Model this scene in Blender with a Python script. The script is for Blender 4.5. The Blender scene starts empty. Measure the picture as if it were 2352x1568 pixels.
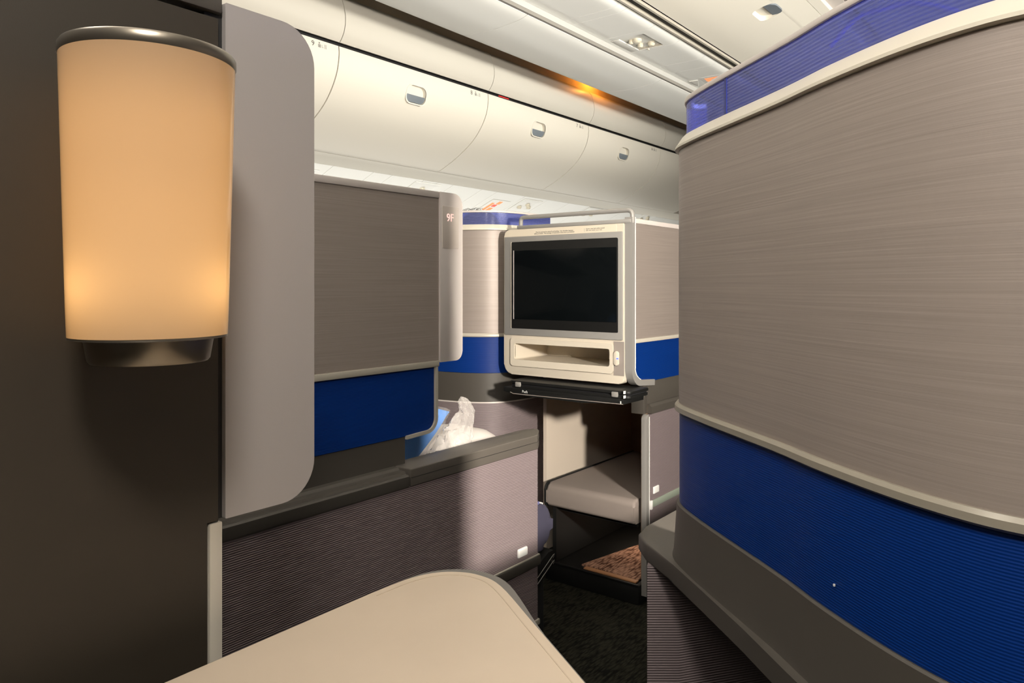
import bpy, bmesh, math, random
from mathutils import Vector, Matrix, noise
random.seed(7)
SC = bpy.context.scene
COL = SC.collection
PI = math.pi

# ------------------------------------------------------------------ camera
ZE = 1.064
TH = math.radians(37.912)
cam = bpy.data.cameras.new('camera'); camo = bpy.data.objects.new('camera', cam); COL.objects.link(camo)
cam.sensor_width = 36.0; cam.lens = 36.0 * 1700.0 / 2352.0
cam.shift_y = -129.0 / 2352.0
cam.clip_start = 0.01
camo.location = (0, 0, ZE); camo.rotation_euler = (PI / 2, 0, TH)
SC.camera = camo

# ------------------------------------------------------------------ world, exposure, large lights
w = bpy.data.worlds.new('world'); SC.world = w; w.use_nodes = True
w.node_tree.nodes['Background'].inputs[0].default_value = (1.0, 0.93, 0.82, 1)
w.node_tree.nodes['Background'].inputs[1].default_value = 0.06
SC.view_settings.view_transform = 'Standard'; SC.view_settings.look = 'None'
SC.view_settings.exposure = 0.0; SC.view_settings.gamma = 1.0
try: SC.view_settings.use_curve_mapping = False
except Exception: pass
SC.cycles.max_bounces = 8; SC.cycles.transparent_max_bounces = 8
SC.cycles.caustics_reflective = False; SC.cycles.caustics_refractive = False
SC.cycles.sample_clamp_indirect = 6.0
SC.cycles.use_light_tree = False

def lamp(name, kind, loc, target, energy, color, **kw):
    l = bpy.data.lights.new(name, kind); l.energy = energy; l.color = color
    for k, v in kw.items(): setattr(l, k, v)
    o = bpy.data.objects.new(name, l); COL.objects.link(o); o.location = loc
    if target is not None:
        d = Vector(target) - Vector(loc); o.rotation_euler = d.to_track_quat('-Z', 'Y').to_euler()
    return o
# lamp burning in the neighbouring seat, inside the big curved shell: hard cross light on the far side of the aisle
lamp('neighbour_seat_light', 'SPOT', (0.60, 0.795, 1.24), (-1.6, 1.85, 1.42), 385.0, (1.0, 0.92, 0.82), shadow_soft_size=0.065, spot_size=math.radians(112), spot_blend=0.45)
# added fill lights, unseen: for the ceiling and bins, under-bin panels, curved shell
lamp('overhead_fill_light', 'AREA', (0.9, 3.1, 1.72), (-1.7, 3.2, 2.26), 17.0, (1.0, 0.965, 0.88), shape='RECTANGLE', size=3.2, size_y=0.3, spread=math.radians(50))
lamp('under_bin_fill_light', 'AREA', (-3.42, 4.2, 1.00), (-3.42, 4.2, 2.0), 19.0, (1.0, 0.97, 0.90), shape='RECTANGLE', size=0.5, size_y=5.5)
lamp('shell_fill_light', 'AREA', (-0.80, 0.0, 2.38), (-0.15, 0.80, 1.0), 20.0, (1.0, 0.94, 0.86), shape='RECTANGLE', size=0.4, size_y=1.0)
# added unseen fill for this seat's side wall, end panel and table
lamp('seat_fill_light', 'POINT', (0.15, -0.15, 1.78), None, 43.0, (1.0, 0.93, 0.84), shadow_soft_size=0.10)

# ------------------------------------------------------------------ materials
MATS = {}
def mat(name, col, rough=0.5, metal=0.0, spec=0.5, bump=None, streak=None, ribs=None, var=None, coat=0.0):
    m = bpy.data.materials.new(name); m.use_nodes = True; nt = m.node_tree; N = nt.nodes; L = nt.links
    b = N['Principled BSDF']
    b.inputs['Base Color'].default_value = (*col, 1); b.inputs['Roughness'].default_value = rough
    b.inputs['Metallic'].default_value = metal; b.inputs['Specular IOR Level'].default_value = spec
    if coat: b.inputs['Coat Weight'].default_value = coat; b.inputs['Coat Roughness'].default_value = 0.15
    tc = N.new('ShaderNodeTexCoord')
    hgt = None
    if streak:                       # horizontal brushed grain: (scale along, scale across, amount)
        mp = N.new('ShaderNodeMapping'); mp.inputs['Scale'].default_value = (streak[0], streak[0], streak[1])
        L.new(tc.outputs['Object'], mp.inputs[0])
        nz = N.new('ShaderNodeTexNoise'); nz.inputs['Scale'].default_value = 1.0; nz.inputs['Detail'].default_value = 3.0
        L.new(mp.outputs[0], nz.inputs['Vector'])
        r = N.new('ShaderNodeMapRange'); r.inputs[1].default_value = 0.25; r.inputs[2].default_value = 0.75
        r.inputs[3].default_value = 1 - streak[2]; r.inputs[4].default_value = 1 + streak[2]
        L.new(nz.outputs['Fac'], r.inputs[0])
        mx = N.new('ShaderNodeMix'); mx.data_type = 'RGBA'; mx.blend_type = 'MULTIPLY'; mx.inputs[0].default_value = 1.0
        mx.inputs[6].default_value = (*col, 1); L.new(r.outputs[0], mx.inputs[7]); L.new(mx.outputs[2], b.inputs['Base Color'])
        hgt = (nz.outputs['Fac'], 0.10, 0.002)
    if ribs:                         # fine horizontal ribs: (period, colour amount, bump strength)
        sp = N.new('ShaderNodeSeparateXYZ'); L.new(tc.outputs['Object'], sp.inputs[0])
        ml = N.new('ShaderNodeMath'); ml.operation = 'MULTIPLY'; ml.inputs[1].default_value = 2 * PI / ribs[0]; L.new(sp.outputs[2], ml.inputs[0])
        sn = N.new('ShaderNodeMath'); sn.operation = 'SINE'; L.new(ml.outputs[0], sn.inputs[0])
        r = N.new('ShaderNodeMapRange'); r.inputs[1].default_value = -1; r.inputs[2].default_value = 1
        r.inputs[3].default_value = 1 - ribs[1]; r.inputs[4].default_value = 1 + ribs[1] * 0.5; L.new(sn.outputs[0], r.inputs[0])
        mx = N.new('ShaderNodeMix'); mx.data_type = 'RGBA'; mx.blend_type = 'MULTIPLY'; mx.inputs[0].default_value = 1.0
        mx.inputs[6].default_value = (*col, 1); L.new(r.outputs[0], mx.inputs[7]); L.new(mx.outputs[2], b.inputs['Base Color'])
        hgt = (sn.outputs[0], ribs[2], 0.0006)
    if var:                          # blotchy wear: (scale, amount)
        nz = N.new('ShaderNodeTexNoise'); nz.inputs['Scale'].default_value = var[0]; nz.inputs['Detail'].default_value = 5.0
        L.new(tc.outputs['Object'], nz.inputs['Vector'])
        r = N.new('ShaderNodeMapRange'); r.inputs[1].default_value = 0.3; r.inputs[2].default_value = 0.7
        r.inputs[3].default_value = 1 - var[1]; r.inputs[4].default_value = 1 + var[1]; L.new(nz.outputs['Fac'], r.inputs[0])
        mx = N.new('ShaderNodeMix'); mx.data_type = 'RGBA'; mx.blend_type = 'MULTIPLY'; mx.inputs[0].default_value = 1.0
        mx.inputs[6].default_value = (*col, 1); L.new(r.outputs[0], mx.inputs[7]); L.new(mx.outputs[2], b.inputs['Base Color'])
    if bump:                         # (scale, strength)
        nz = N.new('ShaderNodeTexNoise'); nz.inputs['Scale'].default_value = bump[0]; nz.inputs['Detail'].default_value = 2.0
        L.new(tc.outputs['Object'], nz.inputs['Vector']); hgt = (nz.outputs['Fac'], bump[1], 0.001)
    if hgt:
        bp = N.new('ShaderNodeBump'); bp.inputs['Strength'].default_value = hgt[1]; bp.inputs['Distance'].default_value = hgt[2]
        L.new(hgt[0], bp.inputs['Height']); L.new(bp.outputs[0], b.inputs['Normal'])
    MATS[name] = m; return m
mat('tan', (0.31, 0.262, 0.23), 0.48, 0.18, streak=(3.5, 380, 0.10))
mat('blue', (0.001, 0.027, 0.175), 0.45, 0.0, spec=0.22, ribs=(0.0028, 0.16, 0.28))
mat('mauve', (0.235, 0.188, 0.190), 0.5, 0.1, ribs=(0.0040, 0.28, 0.6))
mat('rail', (0.52, 0.48, 0.40), 0.36, 0.1)
mat('rail_top', (0.66, 0.61, 0.50), 0.36, 0.0)
mat('end_panel', (0.36, 0.335, 0.32), 0.45, 0.1, bump=(900, 0.05))
mat('strip', (0.68, 0.615, 0.57), 0.45, 0.15, bump=(900, 0.05))
mat('silver', (0.36, 0.345, 0.32), 0.40, 0.3, bump=(900, 0.04))
mat('dark', (0.068, 0.060, 0.050), 0.5, bump=(1500, 0.08))
mat('dark_wall', (0.029, 0.0225, 0.0145), 0.55, bump=(1500, 0.08))
mat('groove', (0.01, 0.01, 0.01), 0.6)
mat('bin', (0.76, 0.72, 0.63), 0.42)
mat('fascia', (0.60, 0.57, 0.50), 0.45)
mat('ceil', (0.84, 0.84, 0.80), 0.45)
mat('psu', (0.88, 0.88, 0.84), 0.4)
mat('joint_face', (0.46, 0.455, 0.43), 0.5)
mat('joint', (0.24, 0.225, 0.20), 0.6)
mat('cove', (0.78, 0.66, 0.50), 0.7)
mat('flap', (0.17, 0.195, 0.22), 0.5)
mat('print', (0.10, 0.095, 0.085), 0.7)
mat('print_light', (0.30, 0.29, 0.26), 0.7)
mat('cream', (0.66, 0.59, 0.48), 0.42)
mat('label', (0.70, 0.62, 0.49), 0.5)
mat('sign_face', (0.60, 0.53, 0.47), 0.3)
mat('bead', (0.30, 0.27, 0.215), 0.35, 0.1)
mat('taupe', (0.30, 0.26, 0.23), 0.5)
mat('black', (0.009, 0.009, 0.0085), 0.5, spec=0.3)
mat('black_matte', (0.010, 0.010, 0.012), 0.7)
mat('screen', (0.003, 0.004, 0.0045), 0.12, spec=0.3)
mat('white_print', (0.7, 0.7, 0.68), 0.6)
mat('white_plastic', (0.80, 0.79, 0.75), 0.35)
mat('table', (0.59, 0.485, 0.37), 0.42, var=(9, 0.04))
mat('table_line', (0.54, 0.44, 0.33), 0.5)
mat('table_edge', (0.13, 0.12, 0.11), 0.45)
mat('lamp_metal', (0.20, 0.175, 0.14), 0.32, 0.85)
mat('leather', (0.095, 0.083, 0.07), 0.48, bump=(700, 0.12))
mat('cushion', (0.24, 0.20, 0.175), 0.75, bump=(900, 0.2))
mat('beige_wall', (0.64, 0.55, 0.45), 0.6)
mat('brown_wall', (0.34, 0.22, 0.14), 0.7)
mat('navy', (0.045, 0.042, 0.07), 0.85, bump=(900, 0.2))
mat('navy_glass', (0.01, 0.02, 0.16), 0.4)
mat('navy_top', (0.12, 0.12, 0.26), 0.8)
mat('pillow_blue', (0.08, 0.28, 0.72), 0.7, bump=(300, 0.1))
mat('pillow_white', (0.62, 0.57, 0.53), 0.8, bump=(60, 0.2))
mat('green_grey', (0.22, 0.25, 0.20), 0.5)
mat('hair', (0.03, 0.018, 0.012), 0.5)
mat('skin', (0.50, 0.31, 0.22), 0.55)
mat('shirt', (0.05, 0.05, 0.07), 0.9)
mat('knob', (0.70, 0.65, 0.52), 0.3)
mat('lit_edge_orange', (0.45, 0.22, 0.10), 0.6)  # light on the carpet's front edge, painted as orange brown
mat('red', (0.55, 0.02, 0.02), 0.5)
mat('wall_panel', (0.68, 0.66, 0.60), 0.5)

def emat(name, col, s):
    m = bpy.data.materials.new(name); m.use_nodes = True; nt = m.node_tree
    b = nt.nodes['Principled BSDF']; b.inputs['Base Color'].default_value = (col[0] * .1, col[1] * .1, col[2] * .1, 1)
    b.inputs['Emission Color'].default_value = (*col, 1); b.inputs['Emission Strength'].default_value = s
    MATS[name] = m
emat('sign_orange', (1.0, 0.30, 0.10), 1.15)
emat('sign_red', (1.0, 0.10, 0.06), 1.2)
emat('digit', (1.0, 0.62, 0.54), 1.3)
emat('led_blue', (0.08, 0.12, 1.0), 3.0)

def carpet(name, c1, c2, scale):
    m = bpy.data.materials.new(name); m.use_nodes = True; nt = m.node_tree; N = nt.nodes; L = nt.links
    b = N['Principled BSDF']; b.inputs['Roughness'].default_value = 0.95; b.inputs['Specular IOR Level'].default_value = 0.1
    tc = N.new('ShaderNodeTexCoord')
    mp = N.new('ShaderNodeMapping'); mp.inputs['Rotation'].default_value = (0, 0, 0.5); mp.inputs['Scale'].default_value = (scale, scale * 0.22, scale)
    L.new(tc.outputs['Object'], mp.inputs[0])
    v = N.new('ShaderNodeTexVoronoi'); v.inputs['Scale'].default_value = 1.0; L.new(mp.outputs[0], v.inputs['Vector'])
    nz = N.new('ShaderNodeTexNoise'); nz.inputs['Scale'].default_value = 14.0; L.new(tc.outputs['Object'], nz.inputs['Vector'])
    ad = N.new('ShaderNodeMath'); ad.operation = 'MULTIPLY'; L.new(v.outputs['Distance'], ad.inputs[0]); L.new(nz.outputs['Fac'], ad.inputs[1])
    cr = N.new('ShaderNodeValToRGB'); cr.color_ramp.elements[0].position = 0.12; cr.color_ramp.elements[1].position = 0.42
    cr.color_ramp.elements[0].color = (*c2, 1); cr.color_ramp.elements[1].color = (*c1, 1)
    L.new(ad.outputs[0], cr.inputs[0]); L.new(cr.outputs[0], b.inputs['Base Color'])
    bp = N.new('ShaderNodeBump'); bp.inputs['Strength'].default_value = 0.6; bp.inputs['Distance'].default_value = 0.003
    L.new(v.outputs['Distance'], bp.inputs['Height']); L.new(bp.outputs[0], b.inputs['Normal'])
    MATS[name] = m
carpet('carpet_dark', (0.004, 0.0042, 0.003), (0.024, 0.023, 0.016), 170)
carpet('carpet_lit', (0.10, 0.045, 0.028), (0.50, 0.29, 0.20), 150)  # same carpet as the floor, with the light on it painted in

def glass_mat():
    m = bpy.data.materials.new('blue_glass'); m.use_nodes = True; nt = m.node_tree; N = nt.nodes; L = nt.links
    out = N['Material Output']; b = N['Principled BSDF']
    b.inputs['Base Color'].default_value = (0.20, 0.22, 0.42, 1); b.inputs['Roughness'].default_value = 0.12
    tc = N.new('ShaderNodeTexCoord'); sp = N.new('ShaderNodeSeparateXYZ'); L.new(tc.outputs['Object'], sp.inputs[0])
    ml = N.new('ShaderNodeMath'); ml.operation = 'MULTIPLY'; ml.inputs[1].default_value = 2 * PI / 0.0042; L.new(sp.outputs[2], ml.inputs[0])
    sn = N.new('ShaderNodeMath'); sn.operation = 'SINE'; L.new(ml.outputs[0], sn.inputs[0])
    r = N.new('ShaderNodeMapRange'); r.inputs[1].default_value = -1; r.inputs[2].default_value = 1; r.inputs[3].default_value = 0.30; r.inputs[4].default_value = 0.46
    L.new(sn.outputs[0], r.inputs[0])
    t = N.new('ShaderNodeBsdfTransparent'); t.inputs[0].default_value = (0.27, 0.32, 0.70, 1)
    mx = N.new('ShaderNodeMixShader'); L.new(r.outputs[0], mx.inputs[0]); L.new(t.outputs[0], mx.inputs[1]); L.new(b.outputs[0], mx.inputs[2])
    L.new(mx.outputs[0], out.inputs[0]); MATS['blue_glass'] = m
glass_mat()
def shade_mat():
    m = bpy.data.materials.new('lamp_shade'); m.use_nodes = True; nt = m.node_tree; N = nt.nodes; L = nt.links
    out = N['Material Output']
    for n in list(N):
        if n != out: N.remove(n)
    t = N.new('ShaderNodeBsdfTranslucent'); t.inputs[0].default_value = (0.95, 0.70, 0.42, 1)
    d = N.new('ShaderNodeBsdfDiffuse'); d.inputs[0].default_value = (0.75, 0.60, 0.45, 1)
    g = N.new('ShaderNodeBsdfGlossy'); g.inputs['Roughness'].default_value = 0.12; g.inputs[0].default_value = (1, 1, 1, 1)
    m1 = N.new('ShaderNodeMixShader'); m1.inputs[0].default_value = 0.25; L.new(t.outputs[0], m1.inputs[1]); L.new(d.outputs[0], m1.inputs[2])
    fr = N.new('ShaderNodeFresnel'); fr.inputs[0].default_value = 1.35
    m2 = N.new('ShaderNodeMixShader'); L.new(fr.outputs[0], m2.inputs[0]); L.new(m1.outputs[0], m2.inputs[1]); L.new(g.outputs[0], m2.inputs[2])
    L.new(m2.outputs[0], out.inputs[0]); MATS['lamp_shade'] = m
shade_mat()
def plastic_mat(name, lo, hi):
    m = bpy.data.materials.new(name); m.use_nodes = True; nt = m.node_tree; N = nt.nodes; L = nt.links
    out = N['Material Output']; b = N['Principled BSDF']
    b.inputs['Base Color'].default_value = (0.66, 0.62, 0.58, 1); b.inputs['Roughness'].default_value = 0.08; b.inputs['Specular IOR Level'].default_value = 1.0
    t = N.new('ShaderNodeBsdfTransparent')
    lw = N.new('ShaderNodeLayerWeight'); lw.inputs[0].default_value = 0.45
    r = N.new('ShaderNodeMapRange'); r.inputs[3].default_value = lo; r.inputs[4].default_value = hi; L.new(lw.outputs['Facing'], r.inputs[0])
    mx = N.new('ShaderNodeMixShader'); L.new(r.outputs[0], mx.inputs[0]); L.new(t.outputs[0], mx.inputs[1]); L.new(b.outputs[0], mx.inputs[2])
    L.new(mx.outputs[0], out.inputs[0]); MATS[name] = m
plastic_mat('clear_plastic', 0.015, 0.30)
plastic_mat('crumpled_plastic', 0.20, 0.70)

# ------------------------------------------------------------------ mesh helpers (world coordinates in, parent-relative mesh out)
def thing(name, label, cat, loc, group=None):
    o = bpy.data.objects.new(name, None); COL.objects.link(o); o.location = loc; o.empty_display_size = 0.05
    o['label'] = label; o['category'] = cat
    if group: o['group'] = group
    return o
def wloc(o):
    v = Vector((0, 0, 0))
    while o is not None: v += o.location; o = o.parent
    return v
def obj(name, me, m, parent=None, label=None, kind=None, smooth=35):
    if isinstance(me, bmesh.types.BMesh):
        bm = me; bmesh.ops.recalc_face_normals(bm, faces=bm.faces); me = bpy.data.meshes.new(name); bm.to_mesh(me); bm.free()
    o = bpy.data.objects.new(name, me); COL.objects.link(o)
    if parent is not None:
        me.transform(Matrix.Translation(-wloc(parent))); o.parent = parent
    me.materials.clear(); me.materials.append(MATS[m] if isinstance(m, str) else m)
    if smooth:
        for p in me.polygons: p.use_smooth = True
        me.set_sharp_from_angle(angle=math.radians(smooth))
    if label: o['label'] = label
    if kind: o['kind'] = kind
    return o
def structure(name, me, m, **kw):
    return obj(name, me, m, kind='structure', **kw)
def smooth_path(pts, n=8):
    out = []; P = [Vector(p) for p in pts]
    for i in range(len(P) - 1):
        p0 = P[i - 1] if i else P[0] * 2 - P[1]; p1 = P[i]; p2 = P[i + 1]; p3 = P[i + 2] if i + 2 < len(P) else P[-1] * 2 - P[-2]
        for k in range(n):
            t = k / n
            out.append(0.5 * ((2 * p1) + (p2 - p0) * t + (2 * p0 - 5 * p1 + 4 * p2 - p3) * t * t + (3 * p1 - p0 - 3 * p2 + p3) * t ** 3))
    out.append(P[-1]); return [tuple(v) for v in out]
def sweep(path, prof, closed=True):
    """path: plan points; prof: (offset to the right of travel, z) loop."""
    bm = bmesh.new(); n = len(path); rings = []
    for i, p in enumerate(path):
        a = Vector(path[max(i - 1, 0)]); b = Vector(path[min(i + 1, n - 1)]); p = Vector(p)
        if 0 < i < n - 1:
            d1 = (p - a).normalized(); d2 = (b - p).normalized(); t = (d1 + d2).normalized(); k = 1 / max(0.4, t.dot(d1))
        else: t = (b - a).normalized(); k = 1
        nr = Vector((t.y, -t.x)) * k
        rings.append([bm.verts.new((p.x + nr.x * q[0], p.y + nr.y * q[0], q[1])) for q in prof])
    m = len(prof)
    for i in range(n - 1):
        for j in range(m if closed else m - 1):
            k = (j + 1) % m; bm.faces.new((rings[i][j], rings[i][k], rings[i + 1][k], rings[i + 1][j]))
    if closed: bm.faces.new(rings[0][::-1]); bm.faces.new(rings[-1])
    return bm
def rect(n0, n1, z0, z1, r=0.0, k=3):
    if r <= 0: return [(n0, z0), (n1, z0), (n1, z1), (n0, z1)]
    return [tuple(p) for p in rrect(n0, n1, z0, z1, (r, r, r, r), k)]
def rrect(a0, a1, b0, b1, rs, k=6):
    """rounded rectangle outline, radii (bl, br, tr, tl)."""
    out = []
    for (cx, cy, r, s) in ((a0 + rs[0], b0 + rs[0], rs[0], PI), (a1 - rs[1], b0 + rs[1], rs[1], 1.5 * PI), (a1 - rs[2], b1 - rs[2], rs[2], 0), (a0 + rs[3], b1 - rs[3], rs[3], 0.5 * PI)):
        if r <= 1e-6: out.append((cx, cy)); continue
        for i in range(k + 1):
            t = s + 0.5 * PI * i / k; out.append((cx + r * math.cos(t), cy + r * math.sin(t)))
    return out
def prism(outline, h0, h1, axis, bev=0.0, seg=2):
    """outline in the other two axes ((y,z) for X, (x,z) for Y, (x,y) for Z), extruded h0..h1."""
    bm = bmesh.new()
    def P(q, h): return (h, q[0], q[1]) if axis == 'X' else ((q[0], h, q[1]) if axis == 'Y' else (q[0], q[1], h))
    A = [bm.verts.new(P(q, h0)) for q in outline]; B = [bm.verts.new(P(q, h1)) for q in outline]; n = len(outline)
    fa = bm.faces.new(A[::-1]); fb = bm.faces.new(B)
    for i in range(n): bm.faces.new((A[i], A[(i + 1) % n], B[(i + 1) % n], B[i]))
    if bev:
        es = list(set(fa.edges) | set(fb.edges))
        bmesh.ops.bevel(bm, geom=es, offset=bev, segments=seg, affect='EDGES', profile=0.5, clamp_overlap=True)
    return bm
def ring_prism(outer, inner, h0, h1, axis):
    bm = bmesh.new()
    def P(q, h): return (h, q[0], q[1]) if axis == 'X' else ((q[0], h, q[1]) if axis == 'Y' else (q[0], q[1], h))
    n = len(outer)
    V = [[bm.verts.new(P(q, h)) for q in lo] for lo in (outer, inner) for h in (h0, h1)]
    o0, o1, i0, i1 = V
    for i in range(n):
        j = (i + 1) % n
        for a, b in ((o0, o1), (o1, i1), (i1, i0), (i0, o0)): bm.faces.new((a[i], a[j], b[j], b[i]))
    return bm
def box(x0, x1, y0, y1, z0, z1, bev=0.0, seg=2):
    bm = bmesh.new(); bmesh.ops.create_cube(bm, size=1.0)
    for v in bm.verts: v.co = Vector(((x0 + x1) / 2 + v.co.x * (x1 - x0), (y0 + y1) / 2 + v.co.y * (y1 - y0), (z0 + z1) / 2 + v.co.z * (z1 - z0)))
    if bev: bmesh.ops.bevel(bm, geom=list(bm.edges), offset=bev, segments=seg, affect='EDGES', profile=0.5, clamp_overlap=True)
    return bm
def lathe(cx, cy, prof, n=64, closed=False):
    bm = bmesh.new(); R = []
    for (r, z) in prof:
        R.append([bm.verts.new((cx + r * math.cos(2 * PI * i / n), cy + r * math.sin(2 * PI * i / n), z)) for i in range(n)] if r > 1e-5 else [bm.verts.new((cx, cy, z))])
    seq = list(zip(R, R[1:])) + ([(R[-1], R[0])] if closed else [])
    for a, b in seq:
        for i in range(n):
            j = (i + 1) % n
            if len(a) == 1 and len(b) == 1: continue
            if len(a) == 1: bm.faces.new((a[0], b[i], b[j]))
            elif len(b) == 1: bm.faces.new((a[i], a[j], b[0]))
            else: bm.faces.new((a[i], a[j], b[j], b[i]))
    return bm
def tube(pts, r, n=10, flat=None):
    bm = bmesh.new(); P = [Vector(p) for p in pts]; rings = []; up = Vector((0, 0, 1)); 
    for i, p in enumerate(P):
        t = (P[min(i + 1, len(P) - 1)] - P[max(i - 1, 0)]).normalized()
        a = t.cross(Vector((0.13, 0.99, 0.05))).normalized(); b = t.cross(a).normalized()
        rr = r[i] if isinstance(r, (list, tuple)) else r
        rings.append([bm.verts.new(p + (a * math.cos(2 * PI * k / n) + b * math.sin(2 * PI * k / n) * (flat or 1)) * rr) for k in range(n)])
    for A, B in zip(rings, rings[1:]):
        for k in range(n): bm.faces.new((A[k], A[(k + 1) % n], B[(k + 1) % n], B[k]))
    bm.faces.new(rings[0][::-1]); bm.faces.new(rings[-1]); return bm
def strip_prof_y(prof, y0, y1, t, bev=0.0):
    """thick sheet whose section (x,z) runs along y0..y1; t moves the back side by (dx,dz)."""
    back = [(p[0] + t[0], p[1] + t[1]) for p in prof]
    return prism(list(prof) + back[::-1], y0, y1, 'Y')
def merge(*bms):
    out = bmesh.new()
    for b in bms:
        me = bpy.data.meshes.new('tmp'); b.to_mesh(me); b.free(); out.from_mesh(me); bpy.data.meshes.remove(me)
    return out
def boolean(bm, cutter):
    ms = []
    for b in (bm, cutter):
        bmesh.ops.recalc_face_normals(b, faces=b.faces); me = bpy.data.meshes.new('tmp'); b.to_mesh(me); b.free()
        o = bpy.data.objects.new('tmp', me); COL.objects.link(o); ms.append(o)
    md = ms[0].modifiers.new('b', 'BOOLEAN'); md.operation = 'DIFFERENCE'; md.object = ms[1]; md.solver = 'EXACT'
    dg = bpy.context.evaluated_depsgraph_get(); dg.update()
    me = bpy.data.meshes.new_from_object(ms[0].evaluated_get(dg))
    for o in ms: bpy.data.objects.remove(o)
    return me
def text(body, size, place, extrude=0.0004, align='LEFT', spacing=1.0):
    """place(x, y, h) -> world point for text coordinates."""
    cu = bpy.data.curves.new('t', 'FONT'); cu.body = body; cu.size = size; cu.align_x = align; cu.extrude = extrude; cu.space_character = spacing; cu.resolution_u = 3
    o = bpy.data.objects.new('t', cu); COL.objects.link(o)
    dg = bpy.context.evaluated_depsgraph_get(); dg.update()
    me = bpy.data.meshes.new_from_object(o.evaluated_get(dg)); bpy.data.objects.remove(o)
    for v in me.vertices: v.co = Vector(place(v.co.x, v.co.y, v.co.z))
    return me
def on_x(x, y, z): return lambda a, b, h: (x + h, y + a, z + b)          # faces +X
def on_y(x, y, z): return lambda a, b, h: (x + a, y - h, z + b)          # faces -Y
def copy_tree(o, parent=None, dloc=None):
    c = o.copy(); COL.objects.link(c)
    if parent is not None: c.parent = parent
    if dloc is not None: c.location = o.location + Vector(dloc)
    for ch in list(o.children): copy_tree(ch, c)
    return c

# ------------------------------------------------------------------ setting
structure('floor', box(-4.2, 2.6, -2.0, 9.0, -0.03, 0.0), 'carpet_dark', smooth=0)
structure('wall_left', box(-4.05, -3.95, -2.0, 9.0, 0.0, 2.0), 'wall_panel', smooth=0)
structure('wall_front', box(-4.05, 2.6, 8.6, 8.7, 0.0, 2.6), 'wall_panel', smooth=0)

# ceiling: backing sheet over the aisle, with its lining panels as pieces
ceil = structure('ceiling', box(-2.70, 2.6, -2.0, 8.6, 2.47, 2.52), 'ceil', smooth=0)
low = smooth_path([(-2.245, 2.200), (-2.21, 2.193), (-2.07, 2.184), (-1.966, 2.190), (-1.905, 2.197), (-1.872, 2.207)], 4)
seams = [-1.24, 0.005, 1.25, 2.509, 3.755, 5.0, 6.25, 7.5]
for a, b in zip(seams, seams[1:]):
    obj('panel', strip_prof_y(low, a + 0.0015, b - 0.0015, (0.0, 0.002)), 'ceil', ceil)
obj('backing', box(-2.23, -1.50, -1.24, 8.0, 2.275, 2.285), 'groove', ceil, smooth=0)
obj('joint_rail', box(-1.871, -1.857, -1.24, 8.0, 2.224, 2.262), 'joint_face', ceil, smooth=0)
obj('joint_gap', box(-1.873, -1.858, -1.24, 8.0, 2.2085, 2.224), 'joint', ceil, smooth=0)
psu = [(-1.856, 2.250)] + smooth_path([(-1.66, 2.250), (-1.61, 2.2515), (-1.578, 2.262), (-1.563, 2.275)], 4)
pseams = [0.30, 0.37, 0.63, 0.90, 1.20, 1.36, 1.62, 1.90, 2.20, 2.36, 2.765, 2.83, 3.095, 3.36, 3.667, 3.815, 4.35, 4.65, 4.95, 5.25, 5.55, 6.0, 6.5]
for a, b in zip(pseams, pseams[1:]):
    bm = strip_prof_y(psu, a + 0.001, b - 0.001, (0.0, 0.020))
    if abs(a - 3.095) < 1e-3:
        me = boolean(bm, box(-1.835, -1.655, 3.135, 3.345, 2.2, 2.262))
        obj('panel', me, 'psu', ceil)
    else: obj('panel', bm, 'psu', ceil)
obj('edge_rail', box(-1.560, -1.548, 0.3, 7.0, 2.258, 2.275), 'rail', ceil, smooth=0)
obj('slot', box(-1.548, -1.512, 0.3, 7.0, 2.280, 2.300), 'groove', ceil, smooth=0)
obj('edge_rail', box(-1.512, -1.500, 0.3, 7.0, 2.262, 2.280), 'rail', ceil, smooth=0)
obj('slot', box(-1.500, -1.492, 0.3, 7.0, 2.280, 2.290), 'groove', ceil, smooth=0)
obj('panel', box(-0.90, 2.6, -2.0, 8.0, 2.42, 2.44), 'ceil', ceil, smooth=0)

# fascia above the bins, cove strip behind it
fas = smooth_path([(-2.553, 2.113), (-2.539, 2.128), (-2.522, 2.158), (-2.514, 2.203), (-2.522, 2.252), (-2.537, 2.292), (-2.556, 2.318)], 4)
f = structure('trim_1', box(-2.60, -2.585, -2.0, 8.5, 2.09, 2.28), 'groove', smooth=0)
bseams = [-0.98, 0.035, 1.05, 2.066, 3.074, 4.092, 5.112, 6.13, 7.15]
for a, b in zip(bseams, bseams[1:]):
    obj('panel', strip_prof_y(fas, a + 0.002, b - 0.002, (-0.015, 0.004)), 'fascia', f)
structure('trim_2', strip_prof_y([(-2.585, 2.318), (-2.60, 2.33), (-2.60, 2.40), (-2.58, 2.47)], -2.0, 8.5, (-0.02, 0)), 'cove')
obj_ = structure('trim_3', strip_prof_y([(-2.945, 1.712), (-2.99, 1.700), (-3.163, 1.698)], -2.0, 8.5, (0.0, 0.02)), 'bin')
und = [(-3.166, 1.697), (-3.255, 1.660), (-3.55, 1.535), (-3.94, 1.37)]
u = structure('trim_4', strip_prof_y([(-3.15, 1.73), (-3.94, 1.40)], -2.0, 8.5, (0, 0.01)), 'groove', smooth=0)
us = [1.10, 1.25, 1.55, 1.69, 1.95, 2.24, 2.519, 2.80, 2.94, 3.198, 3.32, 3.46, 3.74, 3.90, 4.22, 4.50, 4.78, 5.06, 5.34, 5.62, 5.90, 6.18, 6.46, 6.74, 7.02, 7.30, 7.6, 7.9, 8.2]
for a, b in zip(us, us[1:]):
    obj('panel', strip_prof_y(und, a + 0.0015, b - 0.0015, (0.0, 0.012)), 'psu', u)

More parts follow.
